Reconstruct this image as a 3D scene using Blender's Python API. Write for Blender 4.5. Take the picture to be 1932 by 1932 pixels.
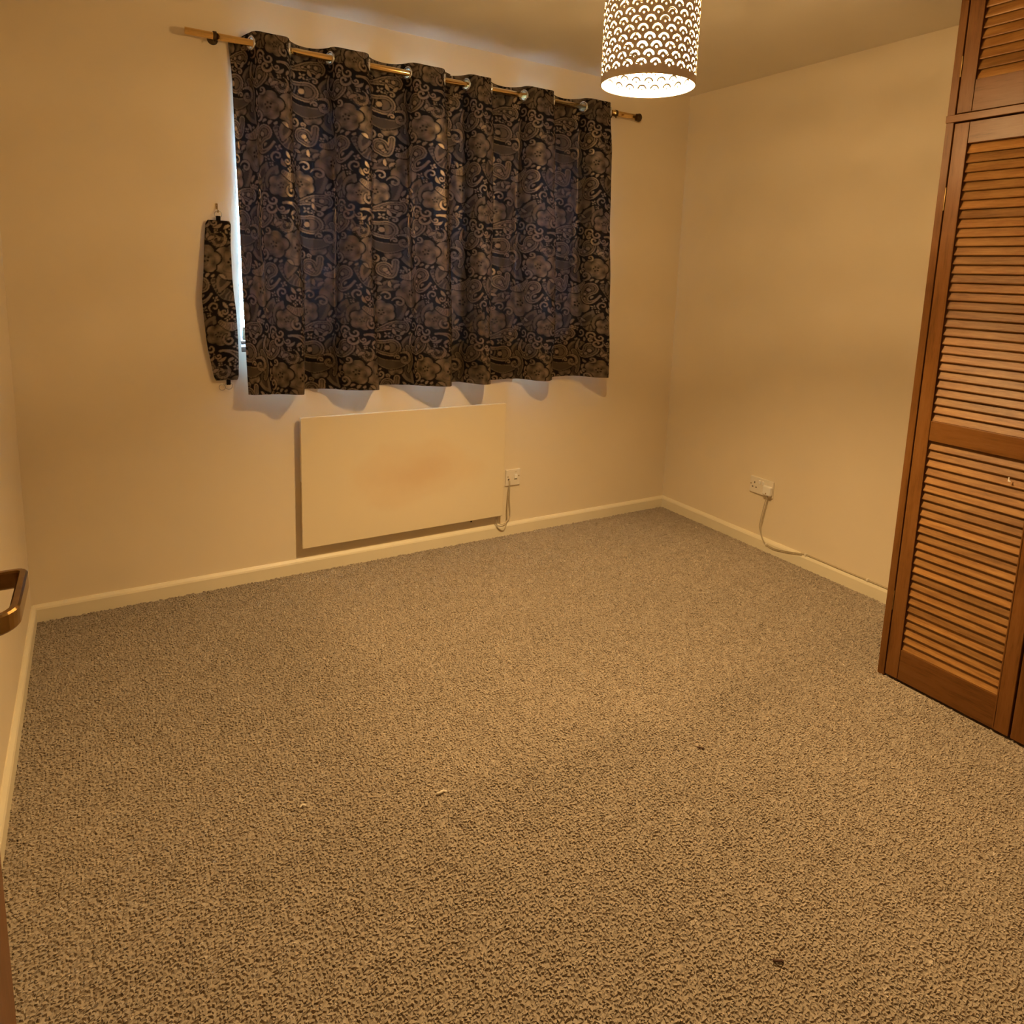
import bpy, bmesh, math, random
import numpy as np
from mathutils import Matrix, Vector
from mathutils.geometry import delaunay_2d_cdt

# ------------------------------------------------------------------ scene reset
for o in list(bpy.data.objects):
    bpy.data.objects.remove(o, do_unlink=True)
SC = bpy.context.scene
COL = SC.collection
random.seed(3)
PI = math.pi

# ------------------------------------------------------------------ camera (phone main lens, lower square crop of the frame)
cam_d = bpy.data.cameras.new('camera')
cam = bpy.data.objects.new('camera', cam_d)
COL.objects.link(cam)
F_PX = 1330.34
cam_d.sensor_width = 36.0
cam_d.lens = F_PX / 1932.0 * 36.0
cam_d.shift_x = -37.73 / 1932.0
cam_d.shift_y = -230.35 / 1932.0
cam_d.clip_start = 0.02
cam.matrix_world = (Matrix.Translation((0.2525, -3.0476, 1.3517)) @ Matrix.Rotation(-0.5595, 4, 'Z')
                    @ Matrix.Rotation(1.4086, 4, 'X') @ Matrix.Rotation(0.0378, 4, 'Z'))
SC.camera = cam

# ------------------------------------------------------------------ daylight outside (overcast, bluish against the warm bulb)
world = bpy.data.worlds.new('overcast_sky')
SC.world = world
world.use_nodes = True
bg = world.node_tree.nodes['Background']
bg.inputs['Color'].default_value = (0.36, 0.60, 1.0, 1)
bg.inputs['Strength'].default_value = 120.0

SC.view_settings.view_transform = 'Standard'
SC.view_settings.look = 'None'
SC.view_settings.gamma = 1.0
SC.view_settings.use_curve_mapping = False
SC.view_settings.exposure = 0.0
SC.cycles.use_denoising = True
SC.cycles.max_bounces = 8
SC.cycles.diffuse_bounces = 4
SC.cycles.use_adaptive_sampling = True
SC.cycles.adaptive_threshold = 0.025
SC.cycles.transparent_max_bounces = 8
SC.cycles.sample_clamp_indirect = 12.0

BULB_STRENGTH = 3150.0
BULB_COLOR = (1.0, 0.655, 0.29)

# ------------------------------------------------------------------ helpers
def new_obj(name, me, mat=None, parent=None):
    o = bpy.data.objects.new(name, me)
    COL.objects.link(o)
    if mat is not None:
        me.materials.append(mat)
    if parent is not None:
        attach(o, parent)
    return o

def attach(o, parent):
    o.parent = parent
    if parent.type == 'EMPTY':          # parts keep world coordinates; mesh parents sit at the origin
        o.matrix_parent_inverse = Matrix.Translation(-Vector(parent.location))

def empty(name, loc):
    o = bpy.data.objects.new(name, None)
    o.empty_display_size = 0.05
    o.location = loc
    COL.objects.link(o)
    return o

def tag(o, label=None, cat=None, group=None, kind=None):
    if label: o['label'] = label
    if cat: o['category'] = cat
    if group: o['group'] = group
    if kind: o['kind'] = kind
    return o

def smooth(me, on=True):
    me.polygons.foreach_set('use_smooth', [on] * len(me.polygons))

def bm_box(bm, lo, hi, bevel=0.0, seg=2):
    r = bmesh.ops.create_cube(bm, size=1.0)
    vs = r['verts']
    for v in vs:
        for i in range(3):
            v.co[i] = lo[i] + (v.co[i] + 0.5) * (hi[i] - lo[i])
    if bevel > 0:
        es = list({e for v in vs for e in v.link_edges})
        bmesh.ops.bevel(bm, geom=es, offset=bevel, segments=seg, profile=0.5, affect='EDGES')

def bm_to(name, bm, mat, parent=None, sm=False):
    me = bpy.data.meshes.new(name)
    bmesh.ops.recalc_face_normals(bm, faces=bm.faces)
    bm.to_mesh(me)
    bm.free()
    if sm:
        smooth(me)
    return new_obj(name, me, mat, parent)

def box(name, lo, hi, mat, parent=None, bevel=0.0, seg=2):
    bm = bmesh.new()
    bm_box(bm, lo, hi, bevel, seg)
    return bm_to(name, bm, mat, parent)

def boxes(name, lst, mat, parent=None, bevel=0.0):
    bm = bmesh.new()
    for lo, hi in lst:
        bm_box(bm, lo, hi, bevel)
    return bm_to(name, bm, mat, parent)

def catmull(pts, n=8):
    P = [Vector(p) for p in pts]
    P = [P[0] * 2 - P[1]] + P + [P[-1] * 2 - P[-2]]
    out = []
    for i in range(1, len(P) - 2):
        for k in range(n):
            t = k / n
            a, b, c, d = P[i - 1], P[i], P[i + 1], P[i + 2]
            out.append(0.5 * ((2 * b) + (c - a) * t + (2 * a - 5 * b + 4 * c - d) * t * t + (3 * b - a - 3 * c + d) * t ** 3))
    out.append(P[-2].copy())
    return out

def bm_tube(bm, pts, r, seg=10, caps=True):
    pts = [Vector(p) for p in pts]
    rings = []
    up = Vector((0, 0, 1))
    prev = None
    for i, p in enumerate(pts):
        d = (pts[min(i + 1, len(pts) - 1)] - pts[max(i - 1, 0)]).normalized()
        if prev is None:
            a = d.orthogonal().normalized()
        else:
            a = (prev - d * prev.dot(d))
            a = a.normalized() if a.length > 1e-6 else d.orthogonal().normalized()
        prev = a
        b = d.cross(a)
        rr = r[i] if hasattr(r, '__len__') else r
        rings.append([bm.verts.new(p + (a * math.cos(t) + b * math.sin(t)) * rr)
                      for t in (2 * PI * k / seg for k in range(seg))])
    for A, B in zip(rings, rings[1:]):
        for k in range(seg):
            bm.faces.new((A[k], A[(k + 1) % seg], B[(k + 1) % seg], B[k]))
    if caps:
        bm.faces.new(rings[0][::-1])
        bm.faces.new(rings[-1])

def tube(name, pts, r, mat, parent=None, seg=10, caps=True):
    bm = bmesh.new()
    bm_tube(bm, pts, r, seg, caps)
    o = bm_to(name, bm, mat, parent, True)
    return o

def bm_lathe(bm, prof, c, axis='z', seg=32, closed=False):
    """prof: list of (radius, height along axis from c)"""
    rings = []
    for r, h in prof:
        ring = []
        for k in range(seg):
            t = 2 * PI * k / seg
            u, v = r * math.cos(t), r * math.sin(t)
            q = {'z': (u, v, h), 'x': (h, u, v), 'y': (u, h, v)}[axis]
            ring.append(bm.verts.new((c[0] + q[0], c[1] + q[1], c[2] + q[2])))
        rings.append(ring)
    pairs = list(zip(rings, rings[1:])) + ([(rings[-1], rings[0])] if closed else [])
    for A, B in pairs:
        for k in range(seg):
            bm.faces.new((A[k], A[(k + 1) % seg], B[(k + 1) % seg], B[k]))
    if not closed:
        if prof[0][0] > 1e-6: bm.faces.new(rings[0][::-1])
        if prof[-1][0] > 1e-6: bm.faces.new(rings[-1])
    bmesh.ops.remove_doubles(bm, verts=bm.verts, dist=1e-7)

def lathe(name, prof, c, mat, parent=None, axis='z', seg=32, closed=False):
    bm = bmesh.new()
    bm_lathe(bm, prof, c, axis, seg, closed)
    return bm_to(name, bm, mat, parent, True)

def torus(name, c, R, r, normal, mat, parent=None, seg=28, ms=10):
    n = Vector(normal).normalized()
    a = n.orthogonal().normalized()
    b = n.cross(a)
    bm = bmesh.new()
    rings = []
    for k in range(seg):
        t = 2 * PI * k / seg
        d = a * math.cos(t) + b * math.sin(t)
        rings.append([bm.verts.new(Vector(c) + d * (R + r * math.cos(s)) + n * (r * math.sin(s)))
                      for s in (2 * PI * j / ms for j in range(ms))])
    for k in range(seg):
        A, B = rings[k], rings[(k + 1) % seg]
        for j in range(ms):
            bm.faces.new((A[j], B[j], B[(j + 1) % ms], A[(j + 1) % ms]))
    return bm_to(name, bm, mat, parent, True)

def prism(name, prof, d0, d1, axis, mat, parent=None):
    """extrude a 2D profile along x or y.  axis 'x': prof=(y,z); axis 'y': prof=(x,z)"""
    bm = bmesh.new()
    f = (lambda p, d: (d, p[0], p[1])) if axis == 'x' else (lambda p, d: (p[0], d, p[1]))
    A = [bm.verts.new(f(p, d0)) for p in prof]
    B = [bm.verts.new(f(p, d1)) for p in prof]
    n = len(prof)
    for k in range(n):
        bm.faces.new((A[k], A[(k + 1) % n], B[(k + 1) % n], B[k]))
    bm.faces.new(A[::-1]); bm.faces.new(B)
    return bm_to(name, bm, mat, parent)

def mesh_np(name, verts, faces, mat, parent=None, sm=True, attrs=None):
    """fast mesh from numpy arrays; faces is an (n,3) or (n,4) array"""
    me = bpy.data.meshes.new(name)
    k = faces.shape[1]
    me.vertices.add(len(verts)); me.vertices.foreach_set('co', verts.astype(np.float32).ravel())
    me.loops.add(faces.size); me.loops.foreach_set('vertex_index', faces.astype(np.int32).ravel())
    me.polygons.add(len(faces)); me.polygons.foreach_set('loop_start', (np.arange(len(faces)) * k).astype(np.int32))
    me.polygons.foreach_set('use_smooth', np.full(len(faces), sm))
    for nm, a in (attrs or {}).items():
        at = me.attributes.new(nm, 'FLOAT', 'POINT')
        at.data.foreach_set('value', a.astype(np.float32).ravel())
    me.update(calc_edges=True)
    me.validate()
    return new_obj(name, me, mat, parent)

# ------------------------------------------------------------------ materials (all node based)
def mat_new(name):
    m = bpy.data.materials.new(name)
    m.use_nodes = True
    nt = m.node_tree
    b = nt.nodes['Principled BSDF']
    return m, nt, b

def N(nt, t, **kw):
    n = nt.nodes.new(t)
    for k, v in kw.items():
        if k in n.bl_rna.properties.keys() and k not in n.inputs.keys():
            setattr(n, k, v)
        else:
            n.inputs[k].default_value = v
    return n

def coords(nt, scale=(1, 1, 1), space='Object'):
    tc = nt.nodes.new('ShaderNodeTexCoord')
    mp = nt.nodes.new('ShaderNodeMapping')
    mp.inputs['Scale'].default_value = scale
    nt.links.new(tc.outputs[space], mp.inputs['Vector'])
    return mp.outputs['Vector']

def noise(nt, vec, scale, detail=4, rough=0.55):
    n = nt.nodes.new('ShaderNodeTexNoise')
    n.inputs['Scale'].default_value = scale
    n.inputs['Detail'].default_value = detail
    n.inputs['Roughness'].default_value = rough
    if vec is not None: nt.links.new(vec, n.inputs['Vector'])
    return n

def ramp(nt, fac, stops):
    r = nt.nodes.new('ShaderNodeValToRGB')
    e = r.color_ramp.elements
    while len(e) < len(stops): e.new(0.5)
    for q, (p, c) in zip(e, stops):
        q.position = p; q.color = (*c, 1)
    nt.links.new(fac, r.inputs['Fac'])
    return r

def bump(nt, h, strength, dist, bsdf):
    b = nt.nodes.new('ShaderNodeBump')
    b.inputs['Strength'].default_value = strength
    b.inputs['Distance'].default_value = dist
    nt.links.new(h, b.inputs['Height'])
    nt.links.new(b.outputs['Normal'], bsdf.inputs['Normal'])

def mix_col(nt, fac, a, b, mode='MIX'):
    m = nt.nodes.new('ShaderNodeMix'); m.data_type = 'RGBA'; m.blend_type = mode
    for sock, v in ((m.inputs[0], fac), (m.inputs[6], a), (m.inputs[7], b)):
        if hasattr(v, 'links') or isinstance(v, bpy.types.NodeSocket): nt.links.new(v, sock)
        else: sock.default_value = v if not isinstance(v, tuple) else (*v, 1)
    return m.outputs[2]

def paint(name, c, rough=0.6, var=0.04, bmp=0.15, bscale=180, dist=0.0008, spec=0.35):
    m, nt, b = mat_new(name)
    v = coords(nt)
    n1 = noise(nt, v, 2.3, 3)
    lo = tuple(x * (1 - var) for x in c); hi = tuple(min(1, x * (1 + var)) for x in c)
    r = ramp(nt, n1.outputs['Fac'], [(0.3, lo), (0.7, hi)])
    nt.links.new(r.outputs['Color'], b.inputs['Base Color'])
    b.inputs['Roughness'].default_value = rough
    b.inputs['Specular IOR Level'].default_value = spec
    n2 = noise(nt, v, bscale, 3)
    bump(nt, n2.outputs['Fac'], bmp, dist, b)
    return m

def metal(name, c, rough=0.3, var=0.25, scale=60, metallic=1.0):
    m, nt, b = mat_new(name)
    v = coords(nt)
    n = noise(nt, v, scale, 5)
    r = ramp(nt, n.outputs['Fac'], [(0.3, tuple(x * (1 - var) for x in c)), (0.7, c)])
    nt.links.new(r.outputs['Color'], b.inputs['Base Color'])
    b.inputs['Metallic'].default_value = metallic
    rr = nt.nodes.new('ShaderNodeMapRange')
    nt.links.new(n.outputs['Fac'], rr.inputs['Value'])
    rr.inputs['To Min'].default_value = rough * 0.8
    rr.inputs['To Max'].default_value = min(1, rough * 1.4)
    nt.links.new(rr.outputs['Result'], b.inputs['Roughness'])
    return m

def wood(name, stretch, c_lo, c_mid, c_hi, rough=0.36, rand=0.22):
    """stained timber, grain stretched along one axis, each board a little different"""
    m, nt, b = mat_new(name)
    tc = nt.nodes.new('ShaderNodeTexCoord')
    oi = nt.nodes.new('ShaderNodeObjectInfo')
    add = nt.nodes.new('ShaderNodeVectorMath'); add.operation = 'MULTIPLY_ADD'
    comb = nt.nodes.new('ShaderNodeCombineXYZ')
    for k in range(3): nt.links.new(oi.outputs['Random'], comb.inputs[k])
    nt.links.new(comb.outputs[0], add.inputs[0]); add.inputs[1].default_value = (7.3, 5.1, 9.7)
    nt.links.new(tc.outputs['Object'], add.inputs[2])
    mp = nt.nodes.new('ShaderNodeMapping'); mp.inputs['Scale'].default_value = stretch
    nt.links.new(add.outputs[0], mp.inputs['Vector'])
    n1 = noise(nt, mp.outputs[0], 6, 6, 0.62)
    n2 = noise(nt, mp.outputs[0], 32, 4, 0.6)
    blend = nt.nodes.new('ShaderNodeMath'); blend.operation = 'MULTIPLY_ADD'
    nt.links.new(n2.outputs['Fac'], blend.inputs[0]); blend.inputs[1].default_value = 0.35
    mul = nt.nodes.new('ShaderNodeMath'); mul.operation = 'MULTIPLY'; mul.inputs[1].default_value = 0.72
    nt.links.new(n1.outputs['Fac'], mul.inputs[0]); nt.links.new(mul.outputs[0], blend.inputs[2])
    r = ramp(nt, blend.outputs[0], [(0.34, c_lo), (0.52, c_mid), (0.72, c_hi)])
    mr = nt.nodes.new('ShaderNodeMapRange')
    nt.links.new(oi.outputs['Random'], mr.inputs['Value'])
    mr.inputs['To Min'].default_value = 1 - rand; mr.inputs['To Max'].default_value = 1 + rand * 0.7
    sc = nt.nodes.new('ShaderNodeVectorMath'); sc.operation = 'SCALE'
    nt.links.new(r.outputs['Color'], sc.inputs[0]); nt.links.new(mr.outputs[0], sc.inputs['Scale'])
    nt.links.new(sc.outputs[0], b.inputs['Base Color'])
    b.inputs['Roughness'].default_value = rough
    b.inputs['Specular IOR Level'].default_value = 0.28
    bump(nt, n2.outputs['Fac'], 0.12, 0.0006, b)
    return m

WALL = paint('wall_paint', (0.80, 0.70, 0.53), 0.62, 0.025, 0.22, 140, 0.0008)
CEIL = paint('ceiling_paint', (0.80, 0.74, 0.62), 0.75, 0.02, 0.2, 160, 0.0008)
GLOSS = paint('skirting_gloss', (0.80, 0.73, 0.56), 0.38, 0.05, 0.12, 60, 0.001)
WHITE_PL = paint('white_plastic', (0.86, 0.84, 0.80), 0.35, 0.02, 0.0, 40)
CREAM_PL = paint('aged_plastic', (0.80, 0.74, 0.64), 0.4, 0.03, 0.0, 40)
CABLE = paint('grey_cable', (0.50, 0.42, 0.29), 0.5, 0.05, 0.0, 40)
CABLE_W = paint('white_cable', (0.72, 0.64, 0.50), 0.45, 0.05, 0.0, 40)
DARK = paint('dark_recess', (0.03, 0.022, 0.015), 0.7, 0.1, 0.0, 40)
BRASS = metal('polished_brass', (0.80, 0.56, 0.24), 0.17, 0.05, 12)
BRASS_OLD = metal('aged_brass', (0.42, 0.27, 0.10), 0.30, 0.4, 45)
DARK_METAL = metal('dark_bronze', (0.10, 0.065, 0.03), 0.4, 0.3, 60, 0.8)
CHROME = metal('silver_eyelet', (0.80, 0.82, 0.84), 0.25, 0.12, 40)
STEEL = metal('wire_steel', (0.50, 0.45, 0.36), 0.3, 0.2, 50)
W_LO, W_MID, W_HI = (0.095, 0.036, 0.007), (0.175, 0.070, 0.014), (0.24, 0.11, 0.032)
WOOD_V = wood('stained_wood_upright', (9, 9, 0.8), W_LO, W_MID, (0.20, 0.088, 0.024), 0.36, 0.12)
WOOD_H = wood('stained_wood_rail', (9, 0.8, 9), W_LO, W_MID, (0.20, 0.088, 0.024), 0.36, 0.12)
SLAT = wood('stained_wood_slat', (9, 0.8, 9), (0.17, 0.072, 0.016), (0.28, 0.130, 0.034), (0.40, 0.21, 0.064), 0.40, 0.25)
DOORWOOD = wood('brown_door_veneer', (8, 8, 0.7), (0.14, 0.060, 0.020), (0.20, 0.088, 0.032), (0.25, 0.12, 0.045), 0.4, 0.0)
FRAMEWOOD = wood('window_frame_wood', (6, 6, 6), (0.05, 0.028, 0.016), (0.08, 0.045, 0.025), (0.11, 0.065, 0.04), 0.45, 0.1)
LACQ = paint('white_lacquer', (0.80, 0.76, 0.66), 0.5, 0.02, 0.03, 90, 0.0004)

def heater_mat():
    m, nt, b = mat_new('heater_enamel')
    # brown scorch in the middle of the plate: a stain with its own outline
    tc = nt.nodes.new('ShaderNodeTexCoord')
    mp = nt.nodes.new('ShaderNodeMapping'); mp.vector_type = 'POINT'
    mp.inputs['Location'].default_value = (-1.515 / 0.34, 0, -0.405 / 0.155)
    mp.inputs['Scale'].default_value = (1 / 0.34, 0, 1 / 0.155)
    nt.links.new(tc.outputs['Object'], mp.inputs['Vector'])
    wob = noise(nt, tc.outputs['Object'], 4.0, 3)
    ln = nt.nodes.new('ShaderNodeVectorMath'); ln.operation = 'LENGTH'
    nt.links.new(mp.outputs[0], ln.inputs[0])
    ad = nt.nodes.new('ShaderNodeMath'); ad.operation = 'ADD'
    nt.links.new(ln.outputs['Value'], ad.inputs[0]); nt.links.new(wob.outputs['Fac'], ad.inputs[1])
    r = ramp(nt, ad.outputs[0], [(0.38, (0.72, 0.56, 0.36)), (0.75, (0.765, 0.64, 0.44)), (1.0, (0.785, 0.685, 0.49))])
    r.color_ramp.interpolation = 'EASE'
    sc = nt.nodes.new('ShaderNodeMath'); sc.operation = 'MULTIPLY'; sc.inputs[1].default_value = 0.62
    nt.links.new(ad.outputs[0], sc.inputs[0]); nt.links.new(sc.outputs[0], r.inputs['Fac'])
    nt.links.new(r.outputs['Color'], b.inputs['Base Color'])
    b.inputs['Roughness'].default_value = 0.45
    n2 = noise(nt, tc.outputs['Object'], 160, 2)
    bump(nt, n2.outputs['Fac'], 0.05, 0.0004, b)
    return m
HEATER = heater_mat()

def fabric_mat():
    m, nt, b = mat_new('paisley_jacquard')
    at = nt.nodes.new('ShaderNodeAttribute'); at.attribute_name = 'weave'
    v = coords(nt)
    thread = noise(nt, coords(nt, (1, 1, 0.25)), 420, 2)
    tone = noise(nt, v, 9, 3)
    r = ramp(nt, at.outputs['Fac'], [(0.14, (0.007, 0.0055, 0.005)), (0.50, (0.105, 0.078, 0.054)), (0.95, (0.235, 0.177, 0.120))])
    mr = nt.nodes.new('ShaderNodeMapRange'); nt.links.new(tone.outputs['Fac'], mr.inputs['Value'])
    mr.inputs['From Min'].default_value = 0.3; mr.inputs['From Max'].default_value = 0.7
    mr.inputs['To Min'].default_value = 0.8; mr.inputs['To Max'].default_value = 1.15
    sc = nt.nodes.new('ShaderNodeVectorMath'); sc.operation = 'SCALE'
    nt.links.new(r.outputs['Color'], sc.inputs[0]); nt.links.new(mr.outputs[0], sc.inputs['Scale'])
    nt.links.new(sc.outputs[0], b.inputs['Base Color'])
    rr = nt.nodes.new('ShaderNodeMapRange'); nt.links.new(at.outputs['Fac'], rr.inputs['Value'])
    rr.inputs['To Min'].default_value = 0.8; rr.inputs['To Max'].default_value = 0.31
    nt.links.new(rr.outputs[0], b.inputs['Roughness'])
    sp = nt.nodes.new('ShaderNodeMapRange'); nt.links.new(at.outputs['Fac'], sp.inputs['Value'])
    sp.inputs['To Min'].default_value = 0.05; sp.inputs['To Max'].default_value = 0.6
    nt.links.new(sp.outputs[0], b.inputs['Specular IOR Level'])
    me_ = nt.nodes.new('ShaderNodeMapRange'); nt.links.new(at.outputs['Fac'], me_.inputs['Value'])
    me_.inputs['To Min'].default_value = 0.0; me_.inputs['To Max'].default_value = 0.75
    nt.links.new(me_.outputs[0], b.inputs['Metallic'])
    bump(nt, thread.outputs['Fac'], 0.25, 0.0006, b)
    tr = nt.nodes.new('ShaderNodeBsdfTranslucent')
    tr.inputs['Color'].default_value = (0.30, 0.28, 0.28, 1)
    mx = nt.nodes.new('ShaderNodeMixShader'); mx.inputs[0].default_value = 0.028
    nt.links.new(b.outputs[0], mx.inputs[1]); nt.links.new(tr.outputs[0], mx.inputs[2])
    nt.links.new(mx.outputs[0], nt.nodes['Material Output'].inputs['Surface'])
    return m
FABRIC = fabric_mat()

def bounce_lining_mat():
    m, nt, b = mat_new('curtain_bounce_lining')
    n = noise(nt, coords(nt), 300, 2)
    r = ramp(nt, n.outputs['Fac'], [(0.3, (0.60, 0.57, 0.52)), (0.7, (0.68, 0.65, 0.60))])
    nt.links.new(r.outputs['Color'], b.inputs['Base Color'])
    b.inputs['Roughness'].default_value = 0.85
    tr = nt.nodes.new('ShaderNodeBsdfTranslucent'); tr.inputs['Color'].default_value = (0.5, 0.5, 0.5, 1)
    mx = nt.nodes.new('ShaderNodeMixShader'); mx.inputs[0].default_value = 0.10
    nt.links.new(b.outputs[0], mx.inputs[1]); nt.links.new(tr.outputs[0], mx.inputs[2])
    nt.links.new(mx.outputs[0], nt.nodes['Material Output'].inputs['Surface'])
    return m
BOUNCE_LINING = bounce_lining_mat()  # pale cloth for the added layer that reflects daylight behind the curtains

def carpet_mat():
    m, nt, b = mat_new('carpet_yarn')
    at = nt.nodes.new('ShaderNodeAttribute'); at.attribute_name = 'yarn'
    we = nt.nodes.new('ShaderNodeAttribute'); we.attribute_name = 'pile_tone'
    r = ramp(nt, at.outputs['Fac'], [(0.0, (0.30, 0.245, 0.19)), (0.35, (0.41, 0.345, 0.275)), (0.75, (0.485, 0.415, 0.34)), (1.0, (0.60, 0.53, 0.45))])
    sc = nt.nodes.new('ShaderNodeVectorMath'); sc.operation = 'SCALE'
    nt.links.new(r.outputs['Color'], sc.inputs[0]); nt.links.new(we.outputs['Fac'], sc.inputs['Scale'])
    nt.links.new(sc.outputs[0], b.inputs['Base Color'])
    b.inputs['Roughness'].default_value = 0.9
    b.inputs['Specular IOR Level'].default_value = 0.1
    return m
CARPET = carpet_mat()
BACKING = paint('carpet_backing', (0.40, 0.335, 0.265), 0.9, 0.08, 0.3, 300, 0.002, 0.1)

def glass_mat():
    m, nt, b = mat_new('window_glass')
    nt.nodes.remove(b)
    tr = nt.nodes.new('ShaderNodeBsdfTransparent'); tr.inputs['Color'].default_value = (0.95, 0.97, 0.97, 1)
    gl = nt.nodes.new('ShaderNodeBsdfGlossy'); gl.inputs['Roughness'].default_value = 0.02
    fr = nt.nodes.new('ShaderNodeFresnel'); fr.inputs['IOR'].default_value = 1.45
    mx = nt.nodes.new('ShaderNodeMixShader')
    nt.links.new(fr.outputs[0], mx.inputs[0]); nt.links.new(tr.outputs[0], mx.inputs[1]); nt.links.new(gl.outputs[0], mx.inputs[2])
    nt.links.new(mx.outputs[0], nt.nodes['Material Output'].inputs['Surface'])
    return m
GLASS = glass_mat()

def bulb_mat():
    m, nt, b = mat_new('lit_bulb')
    nt.nodes.remove(b)
    em = nt.nodes.new('ShaderNodeEmission')
    em.inputs['Color'].default_value = (*BULB_COLOR, 1)
    em.inputs['Strength'].default_value = BULB_STRENGTH
    nt.links.new(em.outputs[0], nt.nodes['Material Output'].inputs['Surface'])
    return m
BULB = bulb_mat()
SHADE = paint('shade_metal', (0.66, 0.58, 0.51), 0.5, 0.02, 0.0, 50)

# ------------------------------------------------------------------ paisley weave drawn as distance fields on one repeat
TW,TH=.40,.52
def paisley_tile(res=.002):
    nx,ny=int(round(TW/res)),int(round(TH/res))
    U,V=np.meshgrid((np.arange(nx)+.5)*TW/nx,(np.arange(ny)+.5)*TH/ny)
    val=np.zeros((ny,nx)); occ=np.full((ny,nx),9.)
    rng=np.random.default_rng(5);U=U.astype(np.float32);V=V.astype(np.float32)
    def bez(pts,n=40):
        pts=np.array(pts,float);t=np.linspace(0,1,n)[:,None];k=len(pts)-1;o=0
        for i,q in enumerate(pts): o=o+math.comb(k,i)*t**i*(1-t)**(k-i)*q
        return o
    def sdf(c,r,GROW=.0022):
        d=np.full((ny,nx),9.,np.float32);best=np.zeros((ny,nx),np.float32);n=len(c)
        for i,(q,rr) in enumerate(zip(c,np.broadcast_to(r,n))):
            dx=(U-q[0]+TW/2)%TW-TW/2;dy=(V-q[1]+TH/2)%TH-TH/2
            e=np.sqrt(dx*dx+dy*dy)-(rr+GROW);m=e<d;d[m]=e[m];best[m]=i/max(n-1,1)
        return d,best
    def put(d,light,edge=.0032):
        nonlocal val,occ
        val=np.where(d<edge,0.,val); val=np.where(d<0,light,val); occ=np.minimum(occ,d)
    def rad(n,a,b,c=None,p=1.):
        t=np.linspace(0,1,n)
        return a+(b-a)*t**p if c is None else np.interp(t,[0,.5,1],[a,b,c])
    def paisley(pts,r0,r1,lw=1.,dots=3,lev=.8):
        c=bez(pts,36);r=rad(36,r0,r1,p=1.6);d,b=sdf(c,r)
        L=np.full_like(d,lev)
        L[(d<-.0065*lw)&(d>-.0092*lw)]=.06
        L[(d<-.0092*lw)]=lev*.72
        core=d<-.0165*lw; L[core]=.05
        L[(d<-.0195*lw)&(np.sin(b*90)>.2)]=lev*.55
        put(d,L,.004)
        for i in range(dots):
            q=c[int(35*(.62+.17*i))];dd,_=sdf([q],[r1*.13*(1+.45*i)]);put(dd,.86,.002)
    def scroll(x,y,R,turns,a0,w0,w1,flip=1,lev=.85,tail=0):
        n=30;R=R*1.22;t=np.linspace(0,1,n);rr=R*(1-.85*t);th=a0+flip*t*turns*2*np.pi
        c=np.stack([x+rr*np.cos(th),y+rr*np.sin(th)],1)
        r=w0+(w1-w0)*t; r=r*np.minimum(1,.35+4*t); r[-4:]*=1.5
        d,b=sdf(c,r*.92,.0002);L=np.full_like(d,lev);L[(d<-.0022)&(np.abs(d+.003)<.0007)&(w0>.006)]=.25
        put(d,L,.0022)
    def leaf(x,y,l,a,w,bend=.25,lev=.8,vein=True):
        e=np.array([math.cos(a),math.sin(a)]);nrm=np.array([-e[1],e[0]])
        c=bez([(x,y),np.array((x,y))+e*l*.5+nrm*l*bend,np.array((x,y))+e*l],12)
        t=np.linspace(0,1,12);r=w*np.sin(np.pi*np.clip(t,.04,.97))**.8
        d,b=sdf(c,r,.0022 if vein else .0004);L=np.full_like(d,lev)
        if vein: L[(d<-.55*w)]=lev*.5
        put(d,L,.0024)
    def rose(x,y,R,n=5,lev=.62,ph=0.):
        cs=[(x,y)];rs=[R*.62]
        for i in range(n):
            a=ph+i*2*np.pi/n;cs.append((x+R*.58*math.cos(a),y+R*.58*math.sin(a)));rs.append(R*.46)
        d,b=sdf(cs,rs);dx=(U-x+TW/2)%TW-TW/2;dy=(V-y+TH/2)%TH-TH/2
        rr=np.hypot(dx,dy)/R;th=np.arctan2(dy,dx)
        L=np.full_like(d,lev)+.18*np.cos(n*(th-ph))*rr+.10*np.sin(9*rr+2*th)
        L[np.abs(rr-.55-.16*np.cos(3*(th-ph)+1)-.05*np.sin(7*th))<.035]*=.72
        for k in range(5):
            a=ph+k*1.256+.4;m=np.hypot(dx-R*.2*math.cos(a),dy-R*.2*math.sin(a))<R*.075;L[m]=.08
        put(d,L,.0045)
    def striped(pts,r0,r1,per,lev=.9):
        c=bez(pts,28);r=rad(28,r0,r1,r0*.7);d,b=sdf(c,r)
        L=np.where(np.sin(b*per)>.1,lev,lev*.45);L[d>-.003]=lev*.9
        put(d,L,.003)
    # background haze motifs first (wide tonal leaves), then main figures
    striped([(.0,.26),(.03,.20),(.10,.19)],.010,.022,60,.55)
    striped([(.29,.10),(.34,.03),(.40,.06)],.008,.024,70,.6)
    leafs=((.12,.30,.10,-1.2,.026),(.30,.28,.11,1.9,.026),(.02,.22,.10,.9,.024),(.22,.02,.11,1.2,.026),(.36,.13,.10,-2.4,.024),(.08,.40,.10,2.7,.022),(.31,.47,.10,-.6,.024),(.16,.17,.10,.2,.022),(.39,.02,.1,1.5,.024),(.24,.42,.1,.7,.022))
    for q in leafs: leaf(*q,.3,.5,True)
    rose(.07,.335,.066,6,.52,.3); rose(.285,.165,.062,5,.54,.9); rose(.375,.345,.050,5,.5,.1); rose(.165,.075,.050,6,.5,.6); rose(.01,.05,.042,5,.5,0); rose(.215,.345,.034,5,.5,.5)
    striped([(.135,.385),(.20,.335),(.265,.375)],.012,.021,0.01,.72)
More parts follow.
